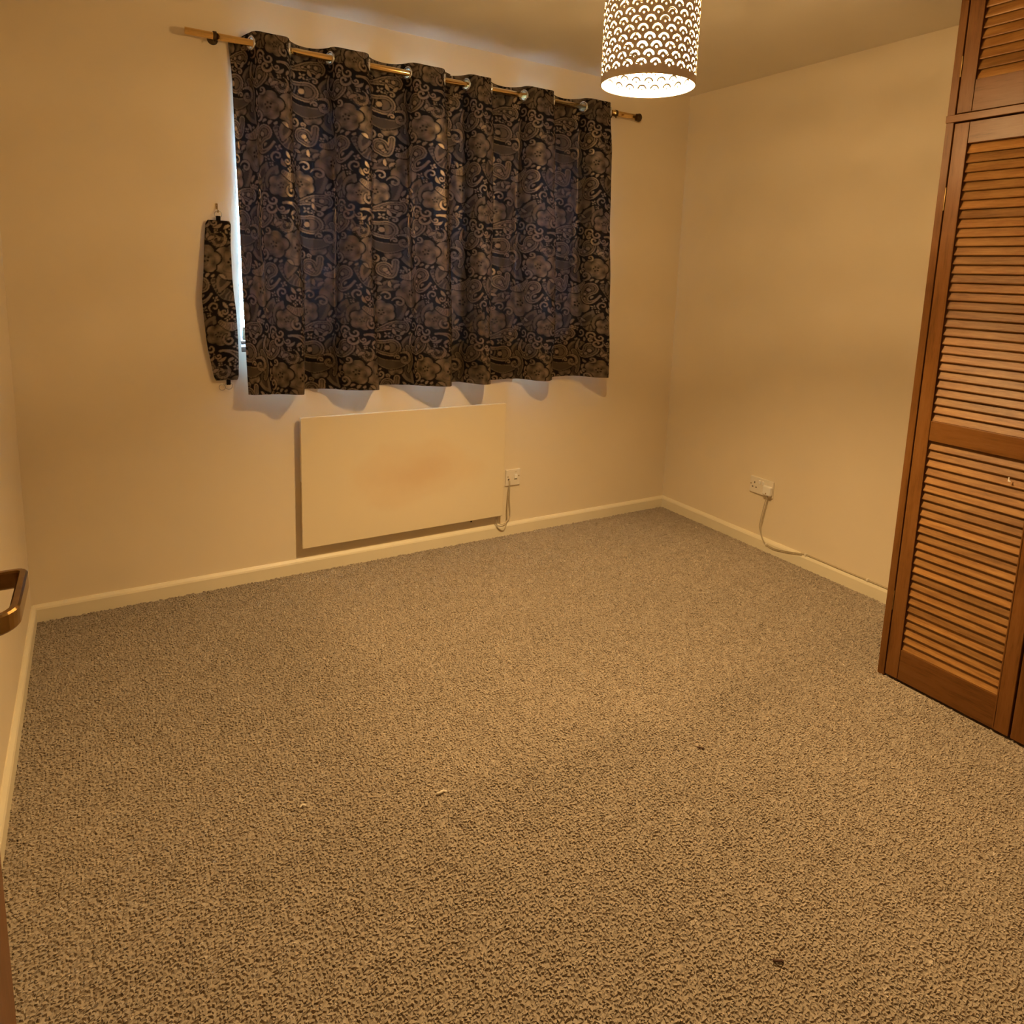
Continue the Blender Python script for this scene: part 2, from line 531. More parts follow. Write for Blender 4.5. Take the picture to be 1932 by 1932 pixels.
    paisley([(.015,.505),(.09,.52),(.10,.43),(.20,.435)],.003,.037,.95)
    paisley([(.225,.30),(.225,.25),(.20,.22),(.20,.255),(.185,.265)],.010,.030,.9)
    paisley([(.39,.21),(.34,.13),(.30,.21),(.355,.245)],.003,.028,.85)
    paisley([(.10,.0),(.16,-.02),(.19,.03),(.245,.01)],.003,.026,.85)
    paisley([(.29,.50),(.25,.43),(.33,.40),(.345,.455)],.003,.030,.9)
    striped([(.265,.44),(.30,.38),(.275,.33)],.008,.013,0.01,.8)
    striped([(.245,.235),(.29,.225),(.325,.275)],.007,.017,75,.9)
    striped([(.02,.10),(.06,.065),(.10,.10)],.007,.016,70,.85)
    scroll(.255,.385,.028,1.2,2.4,.0085,.004,-1); scroll(.115,.26,.024,1.15,.3,.007,.0035); scroll(.02,.42,.026,1.2,1.2,.0075,.0035,-1)
    scroll(.33,.31,.020,1.1,-2.,.006,.003); scroll(.23,.12,.020,1.1,2.9,.006,.003,-1); scroll(.10,.155,.022,1.2,-1.,.0065,.003)
    scroll(.37,.485,.020,1.1,.5,.006,.003,-1); scroll(.05,.03,.020,1.1,2.,.006,.003); scroll(.35,.005,.018,1.1,4.,.0055,.003,-1); scroll(.155,.315,.016,1.1,4.,.005,.0028)
    for x,y,a in ((.13,.215,.6),(.145,.205,-.3),(.05,.155,2.2),(.31,.345,1.2),(.205,.185,1.7),(.215,.18,.8),(.02,.285,-.6),(.255,.06,1.0),(.27,.055,.2),(.135,.13,2.4),(.39,.415,1.7),(.385,.415,.6),(.235,.49,.9),(.22,.495,2.0),(.33,.08,2.6)):
        leaf(x,y,.030,a,.0065,.2,.85,False)
    # fill remaining dark holes with little curls, buds and leaves
    for k in range(60):
        s=occ+rng.uniform(0,.004,occ.shape);j=np.unravel_index(np.argmax(s),s.shape);g=occ[j]
        if g<.0075: break
        x,y=U[j],V[j];a=rng.uniform(0,6.28);kind=k%3
        if kind==0: scroll(x,y,min(g*.9,.018),1.05,a,min(.0052,g*.34),.0022,1 if k%2 else -1,.85)
        elif kind==1: leaf(x-g*.7*math.cos(a),y-g*.7*math.sin(a),g*1.5,a,min(.0062,g*.42),.3,.82,False)
        else:
            for q in range(4): leaf(x,y,min(g*.85,.016),a+q*1.57,min(.0036,g*.3),.15,.85,False)
    return np.clip(val,0,1)

# ------------------------------------------------------------------ room shell
W, H, D = 3.119, 2.35, 3.48          # room width, height, depth (window wall at y = 0)
WX0, WX1, WZ0, WZ1 = 0.759, 2.46, 0.995, 2.10   # window opening
T = 0.26
HALL = -4.3
floor = tag(box('floor', (-1.3, -D - 0.1, -0.06), (W + 0.1, T, 0.0), BACKING), 'flat floor under the beige carpet', None, None, 'structure')
tag(box('ceiling', (-1.3, -D - 0.1, H), (W + 0.1, T, H + 0.08), CEIL), 'plain cream ceiling', None, None, 'structure')
tag(boxes('wall_back', [((-0.1, 0, 0), (WX0, T, H)), ((WX1, 0, 0), (W + 0.1, T, H)),
                        ((WX0, 0, 0), (WX1, T, WZ0)), ((WX0, 0, WZ1), (WX1, T, H))], WALL), 'cream wall with the curtained window', None, None, 'structure')
DY0, DY1, DH = -2.80, -3.44, 2.02    # doorway in the left wall, nearer than the camera looks
tag(boxes('wall_left', [((-0.1, DY0, 0), (0, 0, H)), ((-0.1, -D, 0), (0, DY1, H)), ((-0.1, DY1, DH), (0, DY0, H))], WALL), 'cream wall on the left behind the open door', None, None, 'structure')
tag(box('wall_right', (W, -D - 0.1, 0), (W + 0.1, 0, H), WALL), 'cream wall on the right with a double socket', None, None, 'structure')
tag(box('wall_rear', (-1.3, -D - 0.1, 0), (W, -D, H), WALL), 'cream wall behind the camera', None, None, 'structure')
tag(boxes('wall_hall', [((-1.3, -D, 0), (-1.2, -1.9, H)), ((-1.3, -1.9, 0), (-0.1, -1.8, H))], WALL), 'hallway walls beyond the doorway', None, None, 'structure')

SK, ST = 0.067, 0.015                # skirting
def sk_prof(s, base):
    return [(base, 0.0), (base + s * ST, 0.0), (base + s * ST, SK - 0.016), (base + s * (ST - 0.003), SK - 0.009), (base + s * 0.004, SK), (base, SK)]
tag(prism('baseboard_back', sk_prof(-1, 0.0), 0.0, W, 'x', GLOSS), 'cream gloss skirting under the window wall', None, None, 'structure')
tag(prism('baseboard_right', sk_prof(-1, W), 0.0, -1.75, 'y', GLOSS), 'cream gloss skirting along the right wall', None, None, 'structure')
tag(prism('baseboard_left', sk_prof(1, 0.0), 0.0, DY0 + 0.04, 'y', GLOSS), 'cream gloss skirting along the left wall', None, None, 'structure')
tag(boxes('trim_1', [((-0.1, DY0, 0), (0.012, DY0 + 0.035, DH + 0.035)), ((-0.1, DY1 - 0.035, 0), (0.012, DY1, DH + 0.035)), ((-0.1, DY1, DH), (0.012, DY0, DH + 0.035))], DOORWOOD),
    'brown door frame', None, None, 'structure')

# ------------------------------------------------------------------ window
win = tag(empty('window_1', (0.5 * (WX0 + WX1), 0.1, WZ0)), 'wooden framed window behind the curtains', None, None, 'structure')
FY0, FY1 = 0.11, 0.17
boxes('window_frame', [((WX0 - 0.045, FY0, WZ0 - 0.01), (WX0 + 0.004, FY1, WZ1 + 0.03)), ((WX1 - 0.03, FY0, WZ0 - 0.01), (WX1 + 0.045, FY1, WZ1 + 0.03)),
                       ((WX0, FY0, WZ1 - 0.03), (WX1, FY1, WZ1 + 0.03)), ((WX0, FY0, WZ0 - 0.01), (WX1, FY1, WZ0 + 0.035))], FRAMEWOOD, win)
box('transom', (WX0, FY0 - 0.004, 1.925), (WX1, FY1, 1.985), FRAMEWOOD, win, 0.004)
for mx in (1.335, 1.905):
    box('mullion', (mx - 0.03, FY0 - 0.002, WZ0 + 0.03), (mx + 0.03, FY1, WZ1 - 0.02), FRAMEWOOD, win, 0.004)
for a, b_ in ((WX0, 1.31), (1.36, 1.88), (1.93, WX1 - 0.02)):
    box('pane', (a, 0.138, WZ0 + 0.03), (b_, 0.142, 1.93), GLASS, win)
    box('pane', (a, 0.138, 1.98), (b_, 0.142, WZ1 - 0.02), GLASS, win)
box('window_sill', (WX0 + 0.001, 0.004, WZ0 + 0.0005), (WX1 - 0.001, FY0, WZ0 + 0.022), FRAMEWOOD, win, 0.003)
boxes('window_catch', [((WX0 + 0.02, FY0 - 0.03, 1.04), (WX0 + 0.045, FY0, 1.075)), ((WX0 + 0.02, FY0 - 0.035, 1.035), (WX0 + 0.04, FY0 - 0.022, 1.09))], DARK_METAL, win)

# ------------------------------------------------------------------ open room door with its lever
door = tag(box('door_1', (0.075, -2.79, 0.012), (0.115, -2.028, 1.985), DOORWOOD, None, 0.002), 'brown door standing open beside the left wall', None, None, 'structure')
lever = []
for k in range(5): lever.append((0.117 + 0.045 * k / 4, -2.105))
for k in range(1, 6):
    a = PI / 2 - k / 5 * PI / 2
    lever.append((0.162 + 0.008 * math.cos(a), -2.113 + 0.008 * math.sin(a)))
for k in range(1, 6): lever.append((0.170 - 0.001 * k / 5, -2.113 - 0.088 * k / 5))
for k in range(1, 9):
    a = -k / 8 * PI / 2
    lever.append((0.145 + 0.024 * math.cos(a), -2.201 + 0.026 * math.sin(a)))
lever.append((0.130, -2.2275))
bm = bmesh.new()
prev = None
for i, (x, y) in enumerate(lever):
    a = lever[max(i - 1, 0)]; b_ = lever[min(i + 1, len(lever) - 1)]
    d = Vector((b_[0] - a[0], b_[1] - a[1], 0)).normalized(); n = Vector((-d.y, d.x, 0))
    hz, th = 0.0105, 0.0045
    sec = [(-th, -hz * .8), (-th * .6, -hz), (th * .6, -hz), (th, -hz * .8), (th, hz * .8), (th * .6, hz), (-th * .6, hz), (-th, hz * .8)]
    ring = [bm.verts.new(Vector((x, y, 0.99 + q)) + n * p) for p, q in sec]
    if prev:
        for k in range(8): bm.faces.new((prev[k], prev[(k + 1) % 8], ring[(k + 1) % 8], ring[k]))
    else: bm.faces.new(ring[::-1])
    prev = ring
bm.faces.new(prev)
hd = bm_to('door_handle', bm, BRASS_OLD, door)
hd['label'] = 'aged brass lever handle that curves back to the door'
lathe('handle_rose', [(0.0, 0), (0.026, 0), (0.026, 0.005), (0.020, 0.009), (0.0, 0.009)], (0.115, -2.105, 0.99), BRASS_OLD, hd, 'x', 24)

# ------------------------------------------------------------------ louvred wardrobe
XF, Y0, YE = 2.559, -1.750, -3.478
ward = tag(empty('louvred_wardrobe', (2.84, -2.6, 0)), 'tall brown built-in wardrobe with louvred doors against the right wall', 'wardrobe')
box('side_panel', (XF + 0.02, Y0 - 0.018, 0), (W - 0.002, Y0 - 0.001, H - 0.002), WOOD_V, ward)
box('frame_stile', (XF, Y0 - 0.0235, 0.002), (XF + 0.026, Y0, H - 0.002), WOOD_V, ward, 0.0015)
box('frame_rail', (XF - 0.004, YE, 1.866), (XF + 0.024, Y0 + 0.001, 1.888), WOOD_H, ward, 0.0015)
box('cornice', (XF - 0.003, YE, 2.325), (XF + 0.026, Y0 - 0.024, H - 0.002), WOOD_H, ward, 0.0015)
box('filler_panel', (XF, YE, 0.002), (XF + 0.022, -2.990, 1.866), WOOD_V, ward, 0.0015)
box('filler_panel', (XF, YE, 1.888), (XF + 0.022, -2.990, 2.325), WOOD_V, ward, 0.0015)
box('shelf', (XF + 0.03, YE, 1.868), (W - 0.004, Y0 - 0.019, 1.886), WOOD_H, ward)
box('plinth', (XF + 0.03, YE, 0.002), (W - 0.004, Y0 - 0.019, 0.02), WOOD_H, ward)

def slat_mesh(length):
    """one louvre: rounded strip along y, front edge low; origin at the middle of its left end"""
    ca, sa = math.cos(math.radians(67)), math.sin(math.radians(67))
    hw, th = 0.0168, 0.0030
    prof = [(-hw, -th * .4), (-hw + .002, -th), (hw - .002, -th), (hw, -th * .4), (hw, th * .4), (hw - .002, th), (-hw + .002, th), (-hw, th * .4)]
    pts = [(p * ca - q * sa, p * sa + q * ca) for p, q in prof]     # (depth x, height z), +p goes back and up
    bm = bmesh.new()
    A = [bm.verts.new((x, 0, z)) for x, z in pts]; B = [bm.verts.new((x, -length, z)) for x, z in pts]
    for k in range(8): bm.faces.new((A[k], A[(k + 1) % 8], B[(k + 1) % 8], B[k]))
    bm.faces.new(A[::-1]); bm.faces.new(B)
    bmesh.ops.recalc_face_normals(bm, faces=bm.faces)
    me = bpy.data.meshes.new('slat'); bm.to_mesh(me); bm.free(); me.materials.append(SLAT)
    return me
SL = slat_mesh(0.3075)
XD0, XD1, STW = XF + 0.001, XF + 0.027, 0.045
def louvre_door(name, ya, yb, z0, z1, rails, panels):
    """rails: (z0,z1) list; panels: (ztop, zbottom, count)"""
    d = empty(name, (0, 0, 0)); attach(d, ward)
    box('stile', (XD0, ya - STW, z0), (XD1, ya, z1), WOOD_V, d, 0.002)
    box('stile', (XD0, yb, z0), (XD1, yb + STW, z1), WOOD_V, d, 0.002)
    for a, b_ in rails: box('rail', (XD0 + 0.001, yb + STW - 0.001, a), (XD1 - 0.001, ya - STW + 0.001, b_), WOOD_H, d, 0.0015)
    # fine bead moulding along the inner edge of each stile
    for yy in (ya - STW, yb + STW - 0.004):
        bm = bmesh.new(); bm_box(bm, (XD0 - 0.002, yy, z0 + 0.004), (XD0 + 0.006, yy + 0.004, z1 - 0.002), 0.001)
        bm_to('bead', bm, WOOD_V, d)
    for zt, zb, n in panels:
        pitch = (zt - zb) / n
        for k in range(n):
            o = bpy.data.objects.new('slat', SL); COL.objects.link(o); o.parent = d
            o.location = (XF + 0.0145, ya - STW + 0.0015, zt - (k + 0.5) * pitch)
    return d
Y1, Y2, Y3 = -1.777, -2.1745, -2.181
for ya, yb in ((Y1, Y2), (Y3, Y3 - 0.3975), (Y3 - 0.4015, Y3 - 0.7990)):
    dl = louvre_door('louvre_door', ya, yb, 0.012, 1.862, [(1.798, 1.862), (0.8635, 0.929), (0.012, 0.122)], [(1.798, 0.929, 31), (0.8635, 0.122, 26)])
    du = louvre_door('cupboard_door', ya, yb, 1.891, 2.322, [(1.891, 1.984), (2.275, 2.322)], [(2.275, 1.984, 10)])
    if ya == Y1:
        for zz in (1.60, 0.25): box('hinge', (XF - 0.001, Y1 + 0.0005, zz), (XF + 0.01, Y1 + 0.0030, zz + 0.07), BRASS_OLD, dl)
        box('hinge', (XF - 0.001, Y1 + 0.0005, 2.0), (XF + 0.01, Y1 + 0.0030, 2.06), BRASS_OLD, du)
        bm = bmesh.new(); bm_box(bm, (XF - 0.0035, -2.080, 0.793), (XF - 0.0015, -2.072, 0.797), 0.0008); bm_box(bm, (XF - 0.0035, -2.0755, 0.796), (XF - 0.0015, -2.0725, 0.807), 0.0008)
        bm_to('paint_drip', bm, WHITE_PL, dl)['label'] = 'small white drip of paint on a louvre'

# ------------------------------------------------------------------ pendant lamp with perforated drum shade
LC = (1.568, -1.480); SB = 1.869; SR = 0.1268
lamp = tag(empty('pendant_lamp', (LC[0], LC[1], SB)), 'lit pendant lamp with a perforated drum shade of little arches', 'lamp')
NA, PH, ROWS, BAND = 22, 0.0205, 13, 0.017
PW = 2 * PI * SR / NA
def arch_cell():
    vs, es, holes = [], [], []
    def loop(pts):
        b0 = len(vs); vs.extend(Vector(p) for p in pts); n = len(pts)
        es.extend((b0 + k, b0 + (k + 1) % n) for k in range(n))
        return pts
    S = 8
    rect = [(PW * k / S, 0) for k in range(S + 1)] + [(PW, PH * .5)] + [(PW * k / S, PH) for k in range(S, -1, -1)] + [(0, PH * .5)]
    loop(rect)
    cx, cy, ro, ri = PW / 2, 0.0050, 0.0140, 0.0090
    rm, rw = (ro + ri) / 2, (ro - ri) / 2
    a0, a1 = math.radians(14), math.radians(166)
    out = [(cx + ro * math.cos(a), cy + ro * math.sin(a)) for a in np.linspace(a0, a1, 10)]
    c1 = (cx + rm * math.cos(a1), cy + rm * math.sin(a1))
    out += [(c1[0] + rw * math.cos(a1 + t), c1[1] + rw * math.sin(a1 + t)) for t in np.linspace(0, PI, 5)[1:-1]]
    out += [(cx + ri * math.cos(a), cy + ri * math.sin(a)) for a in np.linspace(a1, a0, 8)]
    c0 = (cx + rm * math.cos(a0), cy + rm * math.sin(a0))
    out += [(c0[0] + rw * math.cos(a0 + PI + t), c0[1] + rw * math.sin(a0 + PI + t)) for t in np.linspace(0, PI, 5)[1:-1]]
    holes.append(loop(out))
    holes.append(loop([(cx + 0.0027 * math.cos(t), cy - 0.0012 + 0.0027 * math.sin(t)) for t in (2 * PI * k / 9 for k in range(9))]))
    r = delaunay_2d_cdt([Vector(v) for v in vs], es, [], 0, 1e-7)
    def inside(p, poly):
        c = False; n = len(poly)
        for i in range(n):
            x1, y1 = poly[i]; x2, y2 = poly[(i + 1) % n]
            if (y1 > p[1]) != (y2 > p[1]) and p[0] < (x2 - x1) * (p[1] - y1) / (y2 - y1) + x1: c = not c
        return c
    V = [(v[0], v[1]) for v in r[0]]; Fc = []
    for f in r[2]:
        c = (sum(V[i][0] for i in f) / 3, sum(V[i][1] for i in f) / 3)
        if not any(inside(c, h) for h in holes): Fc.append(tuple(f))
    return V, Fc
cv, cf = arch_cell()
sv, sf = [], []
def on_drum(u, z):
    return (LC[0] + SR * math.cos(u / SR), LC[1] + SR * math.sin(u / SR), z)
for rr in range(ROWS):
    for k in range(NA):
        u0 = (k + 0.5 * (rr % 2)) * PW; b0 = len(sv)
        sv.extend(on_drum(u0 + x, SB + BAND + rr * PH + z) for x, z in cv)
        sf.extend(tuple(i + b0 for i in f) for f in cf)
STOP = SB + BAND + ROWS * PH + BAND
for z0, z1 in ((SB, SB + BAND), (STOP - BAND, STOP)):
    n = NA * 8
    for k in range(n):
        b0 = len(sv); ua, ub = 2 * PI * SR * k / n, 2 * PI * SR * (k + 1) / n
        sv.extend([on_drum(ua, z0), on_drum(ub, z0), on_drum(ub, z1)]); sf.append((b0, b0 + 1, b0 + 2))
        b0 = len(sv); sv.extend([on_drum(ua, z0), on_drum(ub, z1), on_drum(ua, z1)]); sf.append((b0, b0 + 1, b0 + 2))
bm = bmesh.new()
shade = mesh_np('lamp_shade', np.array(sv), np.array(sf), SHADE, lamp, False)
bm.from_mesh(shade.data); bmesh.ops.remove_doubles(bm, verts=bm.verts, dist=2e-6); bmesh.ops.recalc_face_normals(bm, faces=bm.faces); bm.to_mesh(shade.data); bm.free()
so = shade.modifiers.new('sheet', 'SOLIDIFY'); so.thickness = 0.0009; so.offset = 0.0
shade['label'] = 'drum shade of sheet metal pierced with arches and dots'
torus('shade_rim', (LC[0], LC[1], SB), SR, 0.0018, (0, 0, 1), SHADE, lamp, 64, 8)
torus('shade_rim', (LC[0], LC[1], STOP), SR, 0.0018, (0, 0, 1), SHADE, lamp, 64, 8)
ZT = STOP - 0.012
bm = bmesh.new()
for k in range(3):
    a = 0.5 + k * 2 * PI / 3
    bm_tube(bm, [(LC[0] + 0.02 * math.cos(a), LC[1] + 0.02 * math.sin(a), ZT), (LC[0] + SR * math.cos(a), LC[1] + SR * math.sin(a), ZT + 0.008)], 0.0018, 6)
bm_to('shade_spider', bm, SHADE, lamp, True)
torus('shade_ring', (LC[0], LC[1], ZT), 0.021, 0.0022, (0, 0, 1), SHADE, lamp, 28, 8)
lathe('lamp_holder', [(0, 0.05), (0.006, 0.05), (0.012, 0.035), (0.0195, 0.025), (0.0195, -0.018), (0, -0.018)], (LC[0], LC[1], ZT), WHITE_PL, lamp, 'z', 20)
BZ = 1.986; BR = 0.0375
lathe('bulb', [(max(0.0001, BR * math.sin(a)), -BR * math.cos(a)) for a in np.linspace(0, math.radians(96), 9)], (LC[0], LC[1], BZ), BULB, lamp, 'z', 24)
lathe('bulb_base', [(BR * math.cos(math.radians(6)), 0.004), (0.0350, 0.013), (0.0290, 0.028), (0.0200, 0.044), (0.0150, 0.058), (0.0135, 0.066), (0.0135, ZT - BZ - 0.019), (0.0001, ZT - BZ - 0.019)], (LC[0], LC[1], BZ + 0.0004), WHITE_PL, lamp, 'z', 24)
tube('cord', [(LC[0], LC[1], ZT + 0.045), (LC[0], LC[1], H - 0.02)], 0.003, WHITE_PL, lamp, 8)
lathe('ceiling_rose', [(0.0001, -0.032), (0.018, -0.030), (0.040, -0.018), (0.046, -0.004), (0.046, 0.0), (0.0001, 0.0)], (LC[0], LC[1], H), WHITE_PL, lamp, 'z', 32)

# ------------------------------------------------------------------ curtain pole
RY, RZ = -0.054, 2.175
pole = tag(empty('curtain_pole', (1.65, RY, RZ)), 'brass curtain pole mounted above the window', 'curtain pole')
tube('pole', [(0.5894, RY, RZ), (2.56, RY, RZ)], 0.0125, BRASS, pole, 20)
tube('pole', [(2.54, RY, RZ), (2.715, RY, RZ)], 0.0138, BRASS, pole, 20)
lathe('end_cap', [(0.0001, -0.004), (0.0165, -0.004), (0.0175, 0.002), (0.0175, 0.010), (0.0205, 0.013), (0.0205, 0.019), (0.014, 0.026), (0.0001, 0.028)], (2.703, RY, RZ), DARK_METAL, pole, 'x', 24)
for bx in (0.689, 2.566):
    lathe('bracket', [(0.0165, -0.006), (0.0165, 0.006), (0.0125, 0.006), (0.0125, -0.006)], (bx, RY, RZ), DARK_METAL, pole, 'x', 24, True)
    bm = bmesh.new()
    bm_tube(bm, [(bx, RY + 0.013, RZ), (bx, -0.004, RZ)], 0.005, 10)
    bm_lathe(bm, [(0.0001, -0.006), (0.017, -0.006), (0.019, 0.0), (0.0001, 0.0)], (bx, 0, RZ), 'y', 20)
    bm_tube(bm, [(bx, RY - 0.002, RZ - 0.014), (bx, RY - 0.004, RZ - 0.024)], 0.003, 8)
    bm_to('bracket_arm', bm, DARK_METAL, pole, True)

# ------------------------------------------------------------------ curtains
TILE = paisley_tile()
TILE = sum(np.roll(np.roll(TILE, i, 0), j, 1) * w for i, j, w in ((0, 0, .6), (0, 1, .1), (0, -1, .1), (1, 0, .1), (-1, 0, .1)))
def weave_at(u, v):
    ny, nx = TILE.shape
    x = (u / TW % 1.0) * nx - .5; y = (v / TH % 1.0) * ny - .5
    x0 = np.floor(x).astype(int); y0 = np.floor(y).astype(int); fx = x - x0; fy = y - y0
    g = lambda a, b_: TILE[b_ % ny, a % nx]
    return g(x0, y0) * (1 - fx) * (1 - fy) + g(x0 + 1, y0) * fx * (1 - fy) + g(x0, y0 + 1) * (1 - fx) * fy + g(x0 + 1, y0 + 1) * fx * fy

ZTOP, ZBOT = 2.216, 0.832
def curtain(name, label, knots, xl_bot, xr_bot, voff, flare, seed):
    ph_k = np.array([k[1] for k in knots]); x_k = np.array([k[0] for k in knots])
    c = tag(empty(name, (x_k.mean(), RY, ZBOT)), label, 'curtain')
    rng = np.random.default_rng(seed)
    nph = int((ph_k[-1] - ph_k[0]) / (2 * PI) * 150); nz = 500
    t = np.linspace(0, 1, nz)          # t=0 at the top
    # spread the columns evenly along the folded cloth (estimated on a typical pleat)
    pd = np.linspace(ph_k[0], ph_k[-1], 4000); xd = np.interp(pd, ph_k, x_k) - 0.33 * 0.04 * np.sin(2 * pd)
    sd = np.sin(pd); yd = -0.044 * np.sign(sd) * np.abs(sd) ** 0.85 * np.where(sd > 0, 1.4, 1.0)
    ad = np.concatenate([[0], np.cumsum(np.hypot(np.diff(xd), np.diff(yd)))])
    ph = np.interp(np.linspace(0, ad[-1], nph), ad, pd)
    kk = np.arange(math.floor(ph_k[0] / (2 * PI)), math.ceil(ph_k[-1] / (2 * PI)) + 1) * 2 * PI
    pf = np.linspace(0, 2 * PI, 800); sf_ = np.sin(pf); yf = -0.044 * np.sign(sf_) * np.abs(sf_) ** 0.85 * np.where(sf_ > 0, 1.4, 1.0)
    xf = 0.33 * (pf / (2 * PI) - 0.04 * np.sin(2 * pf)); af = np.concatenate([[0], np.cumsum(np.hypot(np.diff(xf), np.diff(yf)))]); af /= af[-1]
    u_of = np.floor(ph / (2 * PI)) + np.interp(ph % (2 * PI), pf, af)
    # smooth phase -> x
    xs = np.interp(ph, ph_k, x_k); ker = np.hanning(25); ker /= ker.sum()
    xs = np.convolve(np.pad(xs, 12, mode='reflect', reflect_type='odd'), ker, 'valid')
    s = (xs - xs[0]) / (xs[-1] - xs[0])
    PHI, Tt = np.meshgrid(ph, t); S = np.meshgrid(s, t)[0]; X0 = np.meshgrid(xs, t)[0]
    e = Tt ** 1.2
    X = X0 + e * ((xl_bot - xs[0]) * (1 - S) + (xr_bot - xs[-1]) * S)
    if flare > 0:
        X += (1 - S) ** 6 * (np.interp(Tt, [0, .06, .12, .5, .75, 1], [0, .006, .012, .020, .023, .026]) - e * (xl_bot - xs[0]))
    X += 0.012 * np.sin(2.2 * Tt * PI + PHI * 0.7 + seed) * Tt * np.sin(PI * S)
    ps = PHI + 0.22 * np.sin(3 * Tt + PHI / 2 + seed) * Tt
    half = np.floor(ps / PI); fr = ps / PI - half; front = (half % 2 == 0)
    skew = 0.40 * np.clip(Tt * 5, 0, 1)
    g = np.where(front, fr ** (1 + skew), fr ** (1 / (1 + skew)))
    sn = np.sin(PI * g) * np.where(front, 1.0, -1.0)
    wv = np.sign(sn) * np.abs(sn) ** np.where(front, 0.60 + 0.28 * np.clip(Tt * 5, 0, 1), 0.60 + 0.15 * Tt) * np.where(front, 1.0 + 0.70 * np.clip(Tt * 6, 0, 1), 1.0)
    amp = 0.044 - 0.003 * np.sin(PI * np.clip(Tt * 1.1, 0, 1)) + 0.002 * Tt
    lobe = 0.011 * np.sin(2 * PHI + 1.3 + seed) * np.clip(Tt * 2.5, 0, 1) + 0.005 * np.sin(3.0 * PHI + 5 * Tt + seed) * np.clip(Tt * 2, 0, 1)
    wr = 0.0016 * np.sin(6.3 * PHI + 2.5 * Tt + seed) * np.clip(Tt * 3, 0, 1) + 0.0012 * np.sin(9.1 * PHI - 3 * Tt) * np.clip(Tt * 3, 0, 1)
    for k in range(7):
        a, b_, q = rng.uniform(-2.2, 2.2), rng.uniform(9, 26), rng.uniform(0, 6.28)
        wr += 0.0011 * np.sin(a * PHI + b_ * Tt + q) * np.clip(Tt * 3, 0, 1)
    per = np.gradient(xs, ph)[None, :] * 2 * PI
    X -= per * (0.024 + 0.042 * np.clip(Tt * 8, 0, 1) - 0.026 * Tt) * np.sin(2 * ps) * np.clip((S + .02) * 8, 0, 1) * np.clip((1.02 - S) * 8, 0, 1)
    Y = RY - amp * wv - 0.010 * Tt - lobe - wr
    Y -= flare * Tt ** 2 * np.exp(-(S / 0.10) ** 2)
    Y = np.minimum(Y, -0.007)
    Z = ZTOP - (ZTOP - ZBOT) * Tt - 0.006 * np.clip(1 - Tt * 12, 0, 1) * (1 - np.cos(2 * PHI)) * 0.5
    Z -= 0.034 * np.exp(-(S / 0.045) ** 2) * np.exp(-Tt / 0.12) if flare > 0 else 0
    uu = np.meshgrid(u_of, t)[0] * TW; vv = -Tt * (ZTOP - ZBOT)
    wvv = weave_at(uu + 0.30, vv + voff)
    idx = np.arange(nz * nph).reshape(nz, nph)
    q = np.stack([idx[:-1, :-1], idx[1:, :-1], idx[1:, 1:], idx[:-1, 1:]], -1).reshape(-1, 4)
    # arc length across the cloth at the pole, to cut the eyelet holes
    row = int(nz * (ZTOP - RZ) / (ZTOP - ZBOT))
    arc = np.concatenate([[0], np.cumsum(np.hypot(np.diff(X[row]), np.diff(Y[row])))])
    keep = np.ones(len(q), bool)
    cen_a = arc[q[:, 0] % nph] * .5 + arc[q[:, 2] % nph] * .5
    cen_z = Z.ravel()[q].mean(1)
    rings = []; eye = []
    for k in range(1, len(knots) - 1):
        j = int(np.argmin(np.abs(ph - ph_k[k])))
        jj = int(np.argmin(np.abs(Y[row, max(j - 14, 0):j + 15] - RY))) + max(j - 14, 0)
        eye.append(jj)
        keep &= np.hypot(cen_a - arc[jj], cen_z - RZ) > 0.0195
        tx, ty = X[row, jj + 4] - X[row, jj - 4], Y[row, jj + 4] - Y[row, jj - 4]
        rings.append(((X[row, jj], RY, RZ), (-ty, tx, 0)))
    P = np.stack([X, Y, Z], -1).reshape(-1, 3)
    fab = mesh_np('fabric', P, q[keep], FABRIC, c, True, {'weave': wvv})
    Xl, Yl, Zl = (a[3::4, ::3] for a in (X, Y, Z))
    tx, ty = np.gradient(Xl, axis=1), np.gradient(Yl, axis=1); tn = np.hypot(tx, ty) + 1e-9
    Xl, Yl = Xl - 0.004 * ty / tn, np.minimum(Yl + 0.004 * tx / tn, -0.003); il = np.arange(Xl.size).reshape(Xl.shape)
    ql = np.stack([il[:-1, :-1], il[1:, :-1], il[1:, 1:], il[:-1, 1:]], -1).reshape(-1, 4)
    kl = np.ones(len(ql), bool); al = arc[::3]
    for jj in eye:
        kl &= np.hypot(al[ql[:, 0] % Xl.shape[1]] - arc[jj], Zl.ravel()[ql].mean(1) - RZ) > 0.027
    ql = ql[kl]
    mesh_np('bounce_lining', np.stack([Xl, Yl, Zl + 0.012 * (Zl < ZBOT + 0.03)], -1).reshape(-1, 3), ql, BOUNCE_LINING, c, True)  # unseen pale layer, added to bounce daylight onto wall and ceiling
    for pos, nrm in rings:
        n = Vector(nrm).normalized()
        bm = bmesh.new()
        a = Vector((0, 0, 1)); b_ = n.cross(a)
        prof = [(0.0265, -0.0022), (0.0255, -0.0042), (0.0225, -0.0052), (0.0192, -0.0035), (0.0185, 0.0), (0.0192, 0.0035), (0.0225, 0.0052), (0.0255, 0.0042), (0.0265, 0.0022)]
        rg = []
        for k in range(30):
            tt = 2 * PI * k / 30; d = a * math.cos(tt) + b_ * math.sin(tt)
            rg.append([bm.verts.new(Vector(pos) + d * r + n * h) for r, h in prof])
        for k in range(30):
            A, B = rg[k], rg[(k + 1) % 30]
            for j in range(len(prof)):
                bm.faces.new((A[j], B[j], B[(j + 1) % len(prof)], A[(j + 1) % len(prof)]))
